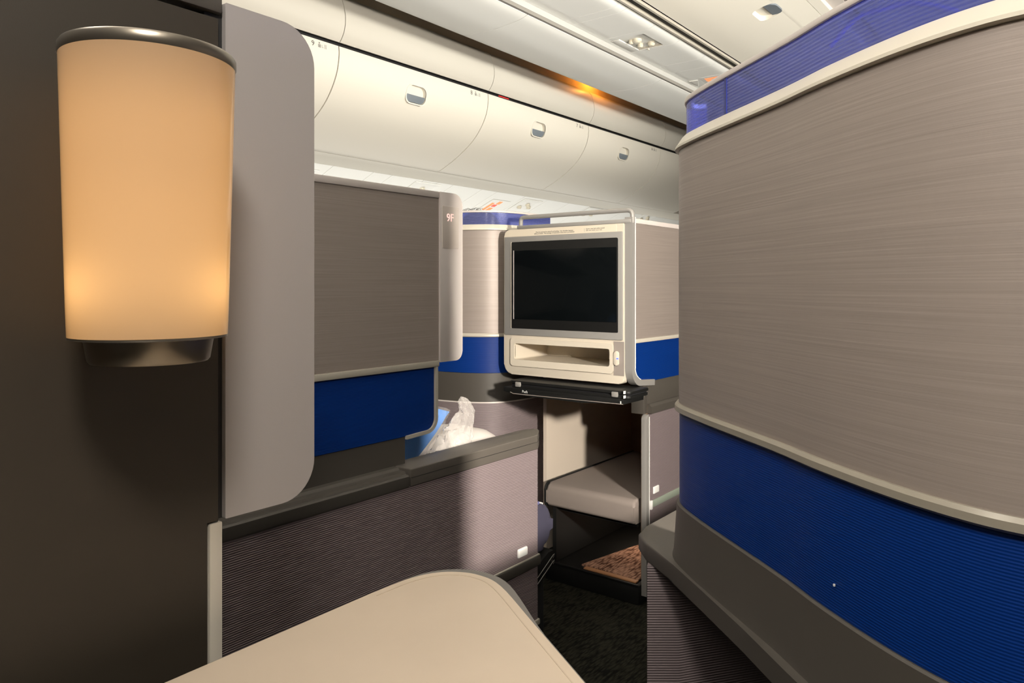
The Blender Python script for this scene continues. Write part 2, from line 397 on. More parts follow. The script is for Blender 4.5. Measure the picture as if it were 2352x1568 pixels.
# ------------------------------------------------------------------ overhead bins along the window side
bprof = smooth_path([(-2.559, 2.098), (-2.557, 2.058), (-2.571, 1.989), (-2.611, 1.917), (-2.676, 1.848), (-2.785, 1.777), (-2.90, 1.722), (-2.938, 1.712)], 5)
def on_bin(y, s0):
    """text on the door: a along Y, b up the (nearly upright) top of the door."""
    def f_(a, b, h):
        z = s0 + b
        for p, q in zip(bprof, bprof[1:]):
            if q[1] <= z <= p[1]:
                t = (p[1] - z) / max(1e-6, p[1] - q[1]); x = p[0] + (q[0] - p[0]) * t; break
        return (x + 0.0006 + h, y + a, z)
    return f_
rows = ['10', '9', '8', '7', '6', '5', '4']
desc = ['closed cream overhead bin marked 10, behind the silver end panel', 'closed cream overhead bin marked 9, half hidden by the silver end panel', 'closed cream overhead bin marked 8, the one with the largest latch in view',
        'closed cream overhead bin marked 7, above the black video screen', 'closed cream overhead bin marked 6, left of the tall tan shell', 'cream overhead bin just left of the tall tan shell, cut off by it', 'closed cream overhead bin hidden far forward behind the tall tan shell']
for i in range(1, 7):
    a, b = bseams[i], bseams[i + 1]
    yc = (a + b) / 2 - 0.022
    r = thing('overhead_bin', desc[i - 1] if i > 1 else desc[0], 'overhead bin', (-2.75, (a + b) / 2, 1.71), 'closed overhead bins along the far side')
    door = strip_prof_y(bprof, a + 0.003, b - 0.003, (-0.035, 0.012))
    hz0, hz1 = 1.945, 2.028
    cut = prism(rrect(yc - 0.064, yc + 0.064, hz0, hz1, (0.03, 0.03, 0.035, 0.035), 6), -2.605, -2.50, 'X')
    # tilt the cutter with the door's slope
    M = Matrix.Translation((-2.571, yc, 1.987)) @ Matrix.Rotation(math.radians(14), 4, 'Y') @ Matrix.Translation((2.571, -yc, -1.987))
    me = None
    cut2 = prism(rrect(yc - 0.064, yc + 0.064, hz0, hz1, (0.03, 0.03, 0.035, 0.035), 6), -2.592, -2.50, 'X'); cut.free()
    bmesh.ops.transform(cut2, matrix=M, verts=cut2.verts)
    d = obj('door', boolean(door, cut2), 'bin', r)
    fl = prism(rrect(yc - 0.061, yc + 0.061, hz0 + 0.003, hz0 + 0.038, (0.028, 0.028, 0.002, 0.002), 6), -2.584, -2.574, 'X', 0.001)
    bmesh.ops.transform(fl, matrix=M, verts=fl.verts)
    obj('latch', fl, 'flap', r, label='grey latch flap')
    rm = ring_prism(rrect(yc - 0.070, yc + 0.070, hz0 - 0.006, hz1 + 0.006, (0.034, 0.034, 0.038, 0.038), 6), rrect(yc - 0.064, yc + 0.064, hz0, hz1, (0.03, 0.03, 0.035, 0.035), 6), -2.575, -2.5695, 'X')
    bmesh.ops.transform(rm, matrix=M, verts=rm.verts)
    obj('latch_rim', rm, 'bin', r)
    obj('body', box(-3.0, -2.625, a + 0.001, b - 0.001, 1.98, 2.10), 'groove', r, smooth=0)
    y0 = b - 0.145
    obj('row_number', text(rows[i - 1], 0.031, on_bin(y0, 2.066)), 'print', r, label='row number', smooth=0)
    ic = bmesh.new()
    pl = on_bin(y0 + 0.034, 2.066)
    ms = []
    for (x0, x1, q0, q1) in ((0, 0.014, 0, 0.014), (0.003, 0.011, 0.016, 0.023), (0.019, 0.0215, 0.002, 0.014), (0.0215, 0.028, 0.002, 0.0045), (0.034, 0.037, 0, 0.019), (0.040, 0.043, 0, 0.019)):
        vs = [ic.verts.new(pl(x, q, 0.0)) for x, q in ((x0, q0), (x1, q0), (x1, q1), (x0, q1))]; ic.faces.new(vs)
    obj('seat_symbol', ic, 'print_light', r, smooth=0)
tag = obj('red_marker', box(-2.556, -2.553, 3.16, 3.25, 2.1005, 2.1065), 'red', f, smooth=0)

# centre bin door above the aisle
r = thing('overhead_bin', 'cream centre overhead bin seen from below at top right, with a grey latch', 'overhead bin', (-1.2, 3.5, 2.27))
cprof = smooth_path([(-1.490, 2.272), (-1.36, 2.292), (-1.18, 2.335), (-1.03, 2.380)], 5)
door = strip_prof_y(cprof, 0.6, 7.6, (0.0, 0.03))
cut = prism(rrect(-1.232, -1.122, 3.375, 3.525, (0.03, 0.045, 0.045, 0.03), 6), 2.25, 2.348, 'Z')
obj('door', boolean(door, cut), 'bin', r)
fl = prism(rrect(-1.178, -1.124, 3.38, 3.52, (0.003, 0.04, 0.04, 0.003), 6), 2.342, 2.350, 'Z')
obj('latch', fl, 'flap', r, label='grey latch flap')
obj('edge_strip', strip_prof_y([(-1.027, 2.381), (-0.985, 2.392)], 0.6, 7.6, (0.0, 0.03)), 'bin', r)
obj('groove', strip_prof_y([(-0.985, 2.415), (-0.925, 2.425)], 0.6, 7.6, (0.0, 0.02)), 'strip', r)

# ------------------------------------------------------------------ service units
t = thing('reading_light_unit', 'square ceiling recess with cream reading lights and air nozzles', 'reading light', (-1.745, 3.24, 2.25))
hs = box(-1.835, -1.655, 3.135, 3.345, 2.250, 2.274)
obj('housing', boolean(box(-1.839, -1.651, 3.131, 3.349, 2.252, 2.2745), box(-1.834, -1.656, 3.136, 3.344, 2.24, 2.271)), 'rail', t); hs.free()
obj('cover', box(-1.832, -1.790, 3.14, 3.34, 2.2485, 2.254, 0.001), 'white_plastic', t, label='white cover plate')
for (x, y, rr) in ((-1.735, 3.22, 0.022), (-1.70, 3.30, 0.018), (-1.755, 3.29, 0.015), (-1.765, 3.215, 0.012)):
    obj('nozzle', lathe(x, y, [(0, 2.243), (rr * 0.6, 2.243), (rr, 2.250), (rr, 2.262), (rr * 0.7, 2.270), (0, 2.272)], 20), 'knob', t)
obj('stud', lathe(-1.742, 3.352, [(0, 2.243), (0.005, 2.245), (0.006, 2.251), (0, 2.251)], 12), 'knob', t)

def sign(x, y, z, slope, label, s=1.0):
    t = thing('seat_belt_sign', label, 'sign', (x, y, z))
    def put(u0, u1, v0, v1, h, m, nm):
        # u inboard, v along Y; slope = dz/dx of the surface carrying it
        vs = []; bm = bmesh.new()
        for dz in (-h, 0.0):
            for (uu, vv) in ((u0, v0), (u1, v0), (u1, v1), (u0, v1)):
                vs.append(bm.verts.new((x + uu * s, y + vv * s, z + uu * s * slope + dz)))
        for q in ((0, 1, 2, 3), (4, 5, 6, 7), (0, 1, 5, 4), (1, 2, 6, 5), (2, 3, 7, 6), (3, 0, 4, 7)): bm.faces.new([vs[k] for k in q])
        obj(nm, bm, m, t, smooth=0)
    put(-0.055, 0.075, -0.03, 0.13, 0.0012, 'psu', 'plate')
    put(-0.035, 0.045, 0.000, 0.022, 0.0026, 'sign_orange', 'lit_symbol')
    put(-0.040, -0.005, 0.034, 0.066, 0.0026, 'sign_orange', 'lit_symbol')
    put(0.008, 0.030, 0.030, 0.062, 0.0030, 'sign_red', 'lit_symbol')
    put(0.036, 0.065, 0.040, 0.070, 0.0026, 'sign_orange', 'lit_symbol')
    bm = bmesh.new()
    A = [(-0.125, -0.005), (-0.075, 0.0), (-0.120, 0.115)]
    va = [bm.verts.new((x + a * s, y + b * s, z + a * s * slope - 0.004)) for a, b in A]; vb = [bm.verts.new((x + a * s, y + b * s, z + a * s * slope)) for a, b in A]
    bm.faces.new(va); bm.faces.new(vb)
    for k in range(3): bm.faces.new((va[k], va[(k + 1) % 3], vb[(k + 1) % 3], vb[k]))
    obj('marker', bm, 'white_plastic', t, label='white triangular row marker', smooth=0)
    return t
sign(-1.705, 4.03, 2.2498, 0.0, 'lit orange seat belt sign on the ceiling strip at the edge of the tall shell')
us_z = lambda x: 1.697 + (x + 3.166) * (1.697 - 1.535) / (3.55 - 3.166) - 0.002
sign(-3.345, 4.00, us_z(-3.345), 0.42, 'lit orange seat belt sign under the bins, above the round tan shell', 1.25)
def under_light(x, y, label, w_=0.16, l_=0.22):
    t = thing('reading_light_unit', label, 'reading light', (x, y, us_z(x)))
    def q(u, v, dz=0): return (x + u, y + v, us_z(x) + u * 0.42 + dz)
    bm = bmesh.new()
    o_ = [bm.verts.new(q(a, b, -0.004)) for a, b in ((-w_ / 2, -l_ / 2), (w_ / 2, -l_ / 2), (w_ / 2, l_ / 2), (-w_ / 2, l_ / 2))]
    i_ = [bm.verts.new(q(a, b, -0.001)) for a, b in ((-w_ / 2 + .03, -l_ / 2 + .03), (w_ / 2 - .03, -l_ / 2 + .03), (w_ / 2 - .03, l_ / 2 - .03), (-w_ / 2 + .03, l_ / 2 - .03))]
    p_ = [bm.verts.new(q(a, b, 0.001)) for a, b in ((-w_ / 2, -l_ / 2), (w_ / 2, -l_ / 2), (w_ / 2, l_ / 2), (-w_ / 2, l_ / 2))]
    for k in range(4):
        j = (k + 1) % 4; bm.faces.new((o_[k], o_[j], i_[j], i_[k])); bm.faces.new((o_[k], o_[j], p_[j], p_[k]))
    bm.faces.new(i_); obj('housing', bm, 'psu', t, smooth=0)
    for k, (a, b) in enumerate(((-0.02, -0.05), (0.02, 0.0), (-0.01, 0.05))):
        c = q(a, b)
        obj('nozzle', lathe(c[0], c[1], [(0, c[2] - 0.018), (0.012, c[2] - 0.018), (0.018, c[2] - 0.008), (0.018, c[2]), (0, c[2])], 14), 'knob', t)
under_light(-3.30, 2.36, 'reading light unit under the bins beside the silver end panel')
under_light(-3.262, 3.26, 'reading light unit under the bins just above the 9F end strip')
under_light(-3.27, 4.36, 'reading light unit under the bins right of the lit orange sign')
under_light(-3.25, 5.20, 'reading light unit under the bins behind the hoop of the screen')
under_light(-3.20, 6.1, 'reading light unit under the bins right of the hoop, above the tan side panel')

# ------------------------------------------------------------------ big curved shell in front (right)
bigp = smooth_path([(-0.478, 1.118), (-0.498, 1.108), (-0.505, 1.082), (-0.487, 1.038), (-0.440, 0.990), (-0.382, 0.940), (-0.330, 0.897), (-0.272, 0.848), (-0.212, 0.793), (-0.138, 0.735), (-0.078, 0.700), (-0.030, 0.687), (0.05, 0.684), (0.20, 0.684), (0.60, 0.684), (1.10, 0.684)], 6)
S = thing('seat_shell', 'tall curved tan and navy seat shell with a blue glass top, filling the right side', 'seat shell', (-0.2, 0.85, 0.0))
obj('panel', sweep(bigp, rect(-0.022, 0.0, 0.886, 1.268)), 'tan', S, label='brushed tan panel')
obj('lower_panel', sweep(bigp, rect(-0.022, -0.001, 0.735, 0.874)), 'blue', S, label='navy blue ribbed panel')
obj('base_panel', sweep(bigp, [(-0.024, 0.650), (0.010, 0.650), (0.0075, 0.660), (0.003, 0.7325), (0.001, 0.7345), (-0.024, 0.7345)]), 'dark', S, label='dark grey base panel')
obj('top_rail', sweep(bigp, [(-0.032, 1.2685), (0.003, 1.2685), (0.0055, 1.2700), (0.0055, 1.2735), (0.003, 1.2768), (-0.004, 1.2872), (-0.0075, 1.2905), (-0.032, 1.2905)]), 'rail_top', S, label='champagne top rail')
obj('bead', sweep(bigp, [(-0.020, 0.872), (0.002, 0.872), (0.006, 0.875), (0.006, 0.882), (0.003, 0.886), (-0.020, 0.886)]), 'bead', S, label='champagne bead between tan and navy')
gp = bigp
obj('glass', sweep(gp, rect(-0.0175, -0.0115, 1.2907, 1.340)), 'blue_glass', S, label='ribbed translucent blue glass screen')
ip = min(range(len(gp)), key=lambda i: (gp[i][0] + 0.385) ** 2 + (gp[i][1] - 0.955) ** 2)
q0, q1 = Vector(gp[ip]), Vector(gp[ip + 1]); dq = (q1 - q0).normalized()
obj('glass_joint', sweep([tuple(q0), tuple(q0 + dq * 0.006)], rect(-0.0115, -0.0105, 1.2907, 1.340)), 'navy_glass', S, label='dark blue joint in the glass')
obj('glass_bracket', tube(smooth_path([(-0.262, 0.999, 1.37), (-0.230, 1.0, 1.400), (-0.200, 1.0, 1.404), (-0.177, 1.0, 1.405), (-0.151, 1.0, 1.398), (-0.135, 1.0, 1.390), (-0.119, 1.0, 1.379), (-0.105, 1.0, 1.340)], 4), 0.0035, 8), 'navy_glass', S, label='curved bracket seen through the blue glass')
obj('cap_rail', sweep(gp, rect(-0.0205, -0.0085, 1.3402, 1.3480, 0.002, 2)), 'strip', S, label='thin metal cap on the glass')
d0 = min(range(len(bigp)), key=lambda i: (bigp[i][0] + 0.196) ** 2 + (bigp[i][1] - 0.778) ** 2)
obj('stud', lathe(bigp[d0][0] - 0.0005, bigp[d0][1] - 0.0005, [(0, 0.7625), (0.0012, 0.763), (0.0012, 0.765), (0, 0.7655)], 8), 'white_print', S)
# lower console with overhanging ledge
ledp = [(-0.60, 1.55), (-0.597, 1.140), (-0.590, 1.100), (-0.560, 1.066), (-0.488, 1.012), (-0.405, 0.940), (-0.327, 0.871), (-0.258, 0.806), (-0.19, 0.744), (-0.10, 0.672), (0.0, 0.60), (0.30, 0.58)]
led_in = [(0.30, 1.0), (0.30, 1.55)]
bm = prism(ledp + led_in, 0.632, 0.6505, 'Z', 0.0)
obj('ledge', prism(ledp + led_in, 0.624, 0.6515, 'Z', 0.003, 2), 'dark', S, label='dark grey ledge round the foot of the shell'); bm.free()
lowb = [(-0.548, 1.56), (-0.546, 1.058), (-0.538, 1.044), (-0.495, 1.078), (-0.30, 1.35), (-0.15, 1.55)]
ux, uy = math.cos(TH), math.sin(TH)
A = (-0.546, 1.046); B = (A[0] + 0.050 * ux, A[1] + 0.050 * uy); Cc = (B[0] + 0.40 * 0.58, B[1] + 0.40 * 0.81)
cp = [(-0.556, 1.9), (-0.553, 1.062), A, B, Cc]
obj('console_panel', sweep(cp, rect(-0.012, 0.0, 0.03, 0.6235)), 'mauve', S, label='ribbed grey mauve console panel')

# ------------------------------------------------------------------ own seat side wall with end panel, and the lamp on it
S = thing('seat_shell', 'dark grey seat side wall at the left edge with a pale silver end panel', 'seat shell', (-0.54, 0.0, 0.0))
XW = -0.526
obj('side_wall', merge(prism([(-1.2, 0.0), (0.300, 0.0), (0.300, 0.884), (0.309, 0.884), (0.309, 1.268), (-1.2, 1.268)], XW - 0.03, XW, 'X')), 'dark_wall', S, label='dark grey side wall', smooth=0)
obj('top_rail', box(XW - 0.03, XW + 0.001, -1.2, 0.3125, 1.2725, 1.287, 0.002), 'dark', S)
obj('end_panel', prism(rrect(0.3145, 0.3975, 0.884, 1.282, (0.001, 0.032, 0.032, 0.001), 10), XW - 0.022, XW + 0.001, 'X', 0.002), 'end_panel', S, label='pale silver end panel with rounded corners')
obj('end_core', box(XW - 0.028, XW - 0.004, 0.30, 0.318, 0.884, 1.272), 'groove', S, smooth=0)
obj('edge_strip', box(XW - 0.012, XW + 0.0005, 0.302, 0.3125, 0.0, 0.8825, 0.001), 'rail', S, label='light vertical edge strip')

LX, LY = -0.4636, 0.2266
Lm = thing('wall_lamp', 'glowing amber frosted glass wall lamp with bronze cap, on the dark side wall', 'lamp', (XW, LY, 1.1))
obj('shade', lathe(LX, LY, [(0.0454, 1.033), (0.0460, 1.05), (0.0500, 1.2015)], 96), 'lamp_shade', Lm, label='frosted amber glass shade')
obj('cap', lathe(LX, LY, [(0.0, 1.2012), (0.0500, 1.2015), (0.0505, 1.203), (0.0505, 1.2075), (0.0495, 1.209), (0.0, 1.209)], 96), 'lamp_metal', Lm, label='bronze cap ring')
obj('base', lathe(LX, LY, [(0.0, 1.0328), (0.0450, 1.0328), (0.0452, 1.0315), (0.0370, 1.0305), (0.0365, 1.028), (0.0348, 1.018), (0.0335, 1.0165), (0.0, 1.0165)], 96), 'lamp_metal', Lm, label='bronze base cup')
obj('bracket', box(XW - 0.001, LX, LY - 0.012, LY + 0.012, 1.018, 1.030, 0.002), 'lamp_metal', Lm)
for k in (-1, 1):
    lamp('lamp_bulb', 'POINT', (LX + 0.0100 + 0.0100 * k, LY - 0.0050 + 0.0200 * k, 1.063), None, 0.026, (1.0, 0.70, 0.38), shadow_soft_size=0.012)
lamp('lamp_bulb', 'POINT', (LX, LY, 1.110), None, 0.040, (1.0, 0.68, 0.36), shadow_soft_size=0.012)
lamp('lamp_bulb', 'POINT', (LX, LY, 1.165), None, 0.046, (1.0, 0.68, 0.36), shadow_soft_size=0.012)

# ------------------------------------------------------------------ tray table in front
tp = [(-0.478, 0.05)] + smooth_path([(-0.478, 0.42), (-0.476, 0.458), (-0.468, 0.483), (-0.453, 0.499), (-0.431, 0.506), (-0.401, 0.499), (-0.336, 0.459), (-0.258, 0.410)], 5) + [(0.05, 0.216), (0.05, 0.05)]
T = thing('tray_table', 'beige tray table with a rounded far corner in the foreground', 'table', (-0.25, 0.25, 0.79))
rim = []
for i, p in enumerate(tp):
    q = Vector(tp[max(i - 1, 0)]); r = Vector(tp[min(i + 1, len(tp) - 1)]); t = (r - q).normalized()
    k = 0.0015 + 0.0085 * max(0.0, (p[1] - 0.452) / 0.054)
    rim.append((p[0] - t.y * k, p[1] + t.x * k) if p[1] > 0.06 and p[0] < 0.0 else p)
obj('rim', prism(rim, 0.784, 0.8030, 'Z', 0.003, 2), 'table_edge', T, label='dark grey rim')
obj('edge_line', sweep(tp[1:-2], rect(0.0070, 0.0080, 0.8030, 0.8043)), 'table_line', T)
obj('top', prism(tp, 0.7972, 0.804, 'Z', 0.0025, 3), 'table', T, label='smooth beige top')
obj('arm', box(-0.44, -0.38, 0.08, 0.20, 0.70, 0.782, 0.006), 'dark', T)
obj('post', box(-0.44, -0.40, 0.09, 0.16, 0.0, 0.70, 0.006), 'dark', T)

# ------------------------------------------------------------------ 9F suite: partition, console and armrest
S = thing('seat_shell', 'tan and navy seat partition marked 9F over a ribbed mauve console with armrest', 'seat shell', (-1.2, 1.0, 0.0))
XP = -1.2
obj('panel', prism([(0.2, 0.889), (1.261, 0.889), (1.261, 1.267), (0.2, 1.267)], XP - 0.03, XP, 'X'), 'tan', S, label='brushed tan panel', smooth=0)
obj('top_rail', box(XP - 0.031, XP + 0.003, 0.2, 1.261, 1.2675, 1.283, 0.002), 'strip', S)
obj('divider_rail', box(XP - 0.02, XP + 0.004, 0.2, 1.2605, 0.8745, 0.8885, 0.0015), 'rail', S)
obj('end_strip', prism(rrect(1.2625, 1.341, 0.884, 1.283, (0.001, 0.022, 0.028, 0.001), 8), XP - 0.024, XP + 0.004, 'X', 0.002), 'strip', S, label='pale end strip with rounded corners')
dsp = obj('seat_sign', prism(rrect(1.269, 1.326, 1.151, 1.251, (0.003,) * 4, 3), XP + 0.003, XP + 0.0052, 'X', 0.0008), 'sign_face', S, label='seat number display')
obj('seat_number', text('9F', 0.0262, on_x(XP + 0.0054, 1.2825, 1.2155)), 'digit', dsp, smooth=0)
obj('lower_panel', prism(rrect(0.2, 1.2475, 0.727, 0.874, (0.0, 0.03, 0.0, 0.0), 8), XP - 0.02, XP - 0.002, 'X'), 'blue', S, label='navy blue ribbed panel', smooth=0)
yz = [(1.2525, 0.874), (1.2525, 0.759)] + [(1.2225 + 0.03 * math.cos(a), 0.757 + 0.03 * math.sin(a)) for a in [-PI / 2 * k / 8 for k in range(9)]] + [(1.157, 0.7245)]
def ribbon_x(pts, wdt, x0, x1):
    P = [Vector(p) for p in pts]; o_, i_ = [], []
    for k, p in enumerate(P):
        t_ = (P[min(k + 1, len(P) - 1)] - P[max(k - 1, 0)]).normalized(); n_ = Vector((t_.y, -t_.x)) * wdt / 2
        o_.append(tuple(p + n_)); i_.append(tuple(p - n_))
    return prism(o_ + i_[::-1], x0, x1, 'X')
obj('edge_rail', ribbon_x(yz, 0.008, XP - 0.02, XP + 0.003), 'rail', S)
obj('base_panel', box(XP - 0.03, XP - 0.004, 0.2, 1.157, 0.655, 0.7265), 'dark', S, label='dark grey base panel', smooth=0)
XC = -1.158
obj('ledge', prism([(XP - 0.03, 0.6285), (XC + 0.002, 0.6285), (XC + 0.003, 0.632), (XC + 0.003, 0.652), (XC, 0.6555), (XC - 0.006, 0.6555), (XC - 0.009, 0.661), (XC - 0.026, 0.662), (XC - 0.03, 0.667), (XP - 0.03, 0.667)], 0.3, 1.122, 'Y'), 'dark', S, label='dark grey ledge')
ap = [(-1.155, 1.128), (-1.155, 1.592), (-1.160, 1.602), (-1.195, 1.655), (-1.215, 1.655), (-1.228, 1.62), (-1.232, 1.5), (-1.232, 1.128)]
apl = smooth_path(ap[1:7], 4)
ap = [ap[0]] + apl + [ap[-1]]
obj('armrest', prism(ap, 0.6285, 0.6665, 'Z', 0.009, 4), 'leather', S, label='padded grey leather armrest')
obj('armrest_seam', prism([(p[0] * 1.0 + 0.0004, p[1] + 0.0004) for p in ap], 0.6475, 0.6485, 'Z'), 'groove', S)
obj('console_panel', box(-1.235, XC, 0.3, 1.598, 0.346, 0.6285), 'mauve', S, label='ribbed grey mauve console panel', smooth=0)
obj('trim_strip', box(-1.235, XC + 0.006, 0.3, 1.606, 0.320, 0.3455, 0.003), 'dark', S)
obj('trim_edge', box(-1.20, XC + 0.004, 0.3, 1.604, 0.3455, 0.349, 0.001), 'rail', S)
obj('kick_panel', box(-1.235, XC, 0.3, 1.598, 0.176, 0.320), 'mauve', S, smooth=0)
obj('skirt', box(-1.225, XC - 0.012, 0.3, 1.590, 0.0, 0.166), 'black_matte', S, smooth=0)
obj('foot_trim', box(-1.23, XC + 0.004, 0.3, 1.606, 0.160, 0.176, 0.004), 'rail', S)
obj('latch', box(XC - 0.002, XC + 0.006, 1.508, 1.548, 0.362, 0.385, 0.004, 3), 'white_plastic', S, label='small white push latch')

# ------------------------------------------------------------------ round shell behind the video screen
S = thing('seat_shell', 'round fronted tan and blue seat shell left of the video screen', 'seat shell', (-1.9, 2.1, 0.0))
rp = smooth_path([(-2.35, 2.05), (-2.10, 2.015), (-1.95, 2.017), (-1.84, 2.045), (-1.765, 2.082), (-1.712, 2.128), (-1.680, 2.190), (-1.668, 2.28), (-1.672, 2.44)], 6)
rp = smooth_path([(-2.35, 2.06), (-2.10, 2.035), (-1.96, 2.037), (-1.86, 2.055), (-1.785, 2.085), (-1.735, 2.128), (-1.706, 2.190), (-1.694, 2.28), (-1.694, 2.44)], 6)
obj('panel', sweep(rp, rect(-0.022, 0.0, 0.886, 1.268)), 'tan', S, label='brushed tan panel')
obj('top_rail', sweep(rp, [(-0.032, 1.2685), (0.003, 1.2685), (0.0055, 1.2700), (0.0055, 1.2735), (0.003, 1.2768), (-0.004, 1.2872), (-0.0075, 1.2905), (-0.032, 1.2905)]), 'rail_top', S)
obj('bead', sweep(rp, [(-0.020, 0.872), (0.002, 0.872), (0.006, 0.875), (0.006, 0.882), (0.003, 0.886), (-0.020, 0.886)]), 'rail', S)
obj('glass', sweep(rp, rect(-0.0175, -0.0115, 1.2907, 1.335)), 'blue_glass', S, label='translucent blue glass screen')
obj('cap_rail', sweep(rp, rect(-0.0205, -0.0085, 1.3352, 1.343, 0.002, 2)), 'strip', S)
obj('lower_panel', sweep(rp, rect(-0.022, -0.001, 0.739, 0.872)), 'blue', S, label='blue ribbed panel')
obj('base_panel', sweep(rp, rect(-0.024, -0.002, 0.632, 0.738)), 'dark', S, label='dark grey base panel')
obj('base_bead', sweep(rp, rect(-0.02, 0.0, 0.627, 0.6318)), 'strip', S)
rl = rp[:]
obj('console_panel', sweep(rl, rect(-0.02, -0.001, 0.195, 0.627)), 'mauve', S, label='ribbed mauve lower panel')
obj('foot_trim', sweep(rl, rect(-0.02, 0.003, 0.172, 0.195)), 'rail', S)
obj('skirt', sweep(rl, rect(-0.02, -0.008, 0.0, 0.172)), 'black_matte', S)

# ------------------------------------------------------------------ video unit
YT = 2.11; K = YT / 2.08
def zt(z): return ZE + (z - ZE) * K
V = thing('video_unit', 'cream and silver video unit with a dark screen, open cubby and hoop rail', 'video screen', (-1.43, 2.2, 0.0))
x0, x1 = -1.680, -1.183
outl = rrect(x0, x1, zt(0.748), zt(1.262), (0.035, 0.02, 0.004, 0.022), 8)
body = prism(outl, YT, YT + 0.30, 'Y', 0.006, 3)
cub = prism(rrect(-1.629 , -1.235, zt(0.802), zt(0.859), (0.006,) * 4, 3), YT - 0.05, YT + 0.20, 'Y')
obj('body', boolean(body, cub), 'cream', V, label='cream moulded body')
obj('label_plate', prism(rrect(x0 + 0.004, -1.212, zt(1.2365), zt(1.259), (0.001, 0.001, 0.001, 0.018), 5), YT - 0.0015, YT + 0.001, 'Y'), 'label', V, label='cream instruction label', smooth=0)
lines = [(-1.512, 1.2478, 'Must be stowed for takeoff and landing.  Use shoulder harness'), (-1.520, 1.2425, 'when provided.  The stowage of materials in this area is prohibited'),
         (-1.312, 1.2500, 'Fasten seat belt while seated'), (-1.312, 1.2447, 'Life vest under your seat')]
lx = {-1.512: -1.536, -1.520: -1.543, -1.312: -1.328}
for (x, z, s) in lines:
    obj('label_text', text(s, 0.0062, on_y(lx[x], YT - 0.0016, zt(z - 0.0015)), 0.0002), 'print', V, smooth=0)
obj('label_divider', box(-1.3345, -1.3339, YT - 0.002, YT, zt(1.241), zt(1.2525)), 'print_light', V, smooth=0)
obj('top_rail', box(-1.62, -1.160, YT - 0.002, YT + 0.02, zt(1.2625), zt(1.2745), 0.002), 'silver', V)
obj('monitor_frame', prism(rrect(x0 + 0.006, -1.187, zt(0.888), zt(1.236), (0.004, 0.004, 0.004, 0.004), 3), YT - 0.006, YT, 'Y', 0.002), 'silver', V, label='silver monitor frame')
scr = obj('monitor', prism(rrect(-1.640, -1.203, zt(0.912), zt(1.217), (0.004, 0.004, 0.006, 0.004), 4), YT - 0.008, YT - 0.004, 'Y', 0.0012), 'black', V, label='black monitor bezel')
obj('display', prism(rrect(-1.627, -1.207, zt(0.945), zt(1.187), (0.003,) * 4, 3), YT - 0.0095, YT - 0.0078, 'Y', 0.0006), 'screen', scr, label='glossy dark display')
obj('display_edge', box(-1.6295, -1.6275, YT - 0.0105, YT - 0.0078, zt(0.945), zt(1.187)), 'strip', scr, smooth=0)
obj('frame_glint', box(-1.6425, -1.6405, YT - 0.0085, YT - 0.004, zt(0.912), zt(1.217)), 'rail', V, smooth=0)
obj('cubby_frame', ring_prism(rrect(-1.646, -1.222, zt(0.779), zt(0.877), (0.012,) * 4, 5), rrect(-1.629, -1.235, zt(0.802), zt(0.859), (0.008,) * 4, 5), YT - 0.006, YT + 0.002, 'Y'), 'cream', V, label='raised cream cubby rim')
obj('side_filler', box(-1.222, x1 - 0.0005, YT - 0.002, YT + 0.002, zt(0.775), zt(0.884)), 'taupe', V, smooth=0)
sw = obj('switch', prism(rrect(-1.219, -1.201, zt(0.807), zt(0.853), (0.008,) * 4, 5), YT - 0.008, YT + 0.001, 'Y', 0.002), 'cream', V, label='cream switch with a blue light')
obj('indicator', box(-1.2075, -1.2005, YT - 0.0095, YT - 0.007, zt(0.8275), zt(0.8325), 0.001), 'led_blue', sw, label='blue indicator light')
hp = [(-1.612, YT + 0.012, zt(1.270)), (-1.612, YT + 0.012, zt(1.292))]
for k in range(5): a = PI - PI / 2 * k / 4; hp.append((-1.600 + 0.012 * math.cos(a), YT + 0.012, zt(1.292) + 0.012 * math.sin(a)))
for k in range(5): a = PI / 2 - PI / 2 * k / 4; hp.append((-1.176 + 0.016 * math.cos(a), YT + 0.012, zt(1.288) + 0.016 * math.sin(a)))
hp.append((-1.160, YT + 0.012, zt(1.262)))
obj('hoop_rail', tube(hp, 0.0075, 10), 'silver', V, label='silver hoop rail over the screen')
sy = [(YT + 0.012, 1.284), (YT + 0.012, 0.795)] + [(YT + 0.062 - 0.05 * math.cos(a), 0.795 - 0.05 * math.sin(a)) for a in [PI / 2 * k / 8 for k in range(1, 9)]] + [(2.27, 0.737)]
obj('side_frame', ribbon_x(sy, 0.020, x1 + 0.0005, -1.156), 'silver', V, label='silver side frame rounded at its lower corner')
obj('frame_edge', ribbon_x([(p[0] + (0.011 if i < 2 else 0.008), p[1] + (0 if i < 2 else 0.010)) for i, p in enumerate(sy[:9])], 0.003, -1.158, -1.1545), 'white_plastic', V)
obj('side_panel', box(-1.20, -1.162, 2.133, 3.2, 0.889, 1.265), 'tan', V, label='brushed tan side panel', smooth=0)
obj('side_rail', box(-1.20, -1.158, 2.133, 3.2, 1.2655, 1.281, 0.002), 'strip', V)
obj('side_divider', box(-1.19, -1.158, 2.133, 3.2, 0.8755, 0.8885, 0.0015), 'rail', V)
obj('side_lower_panel', prism(rrect(2.128, 3.2, 0.742, 0.875, (0.045, 0.0, 0.0, 0.0), 6), -1.20, -1.163, 'X'), 'blue', V, label='blue ribbed side panel', smooth=0)
obj('side_base', box(-1.22, -1.168, 2.242, 3.2, 0.664, 0.7405, 0.002), 'dark', V)
obj('side_post', box(-1.22, -1.172, 2.222, 2.245, 0.632, 0.738, 0.002), 'dark', V)
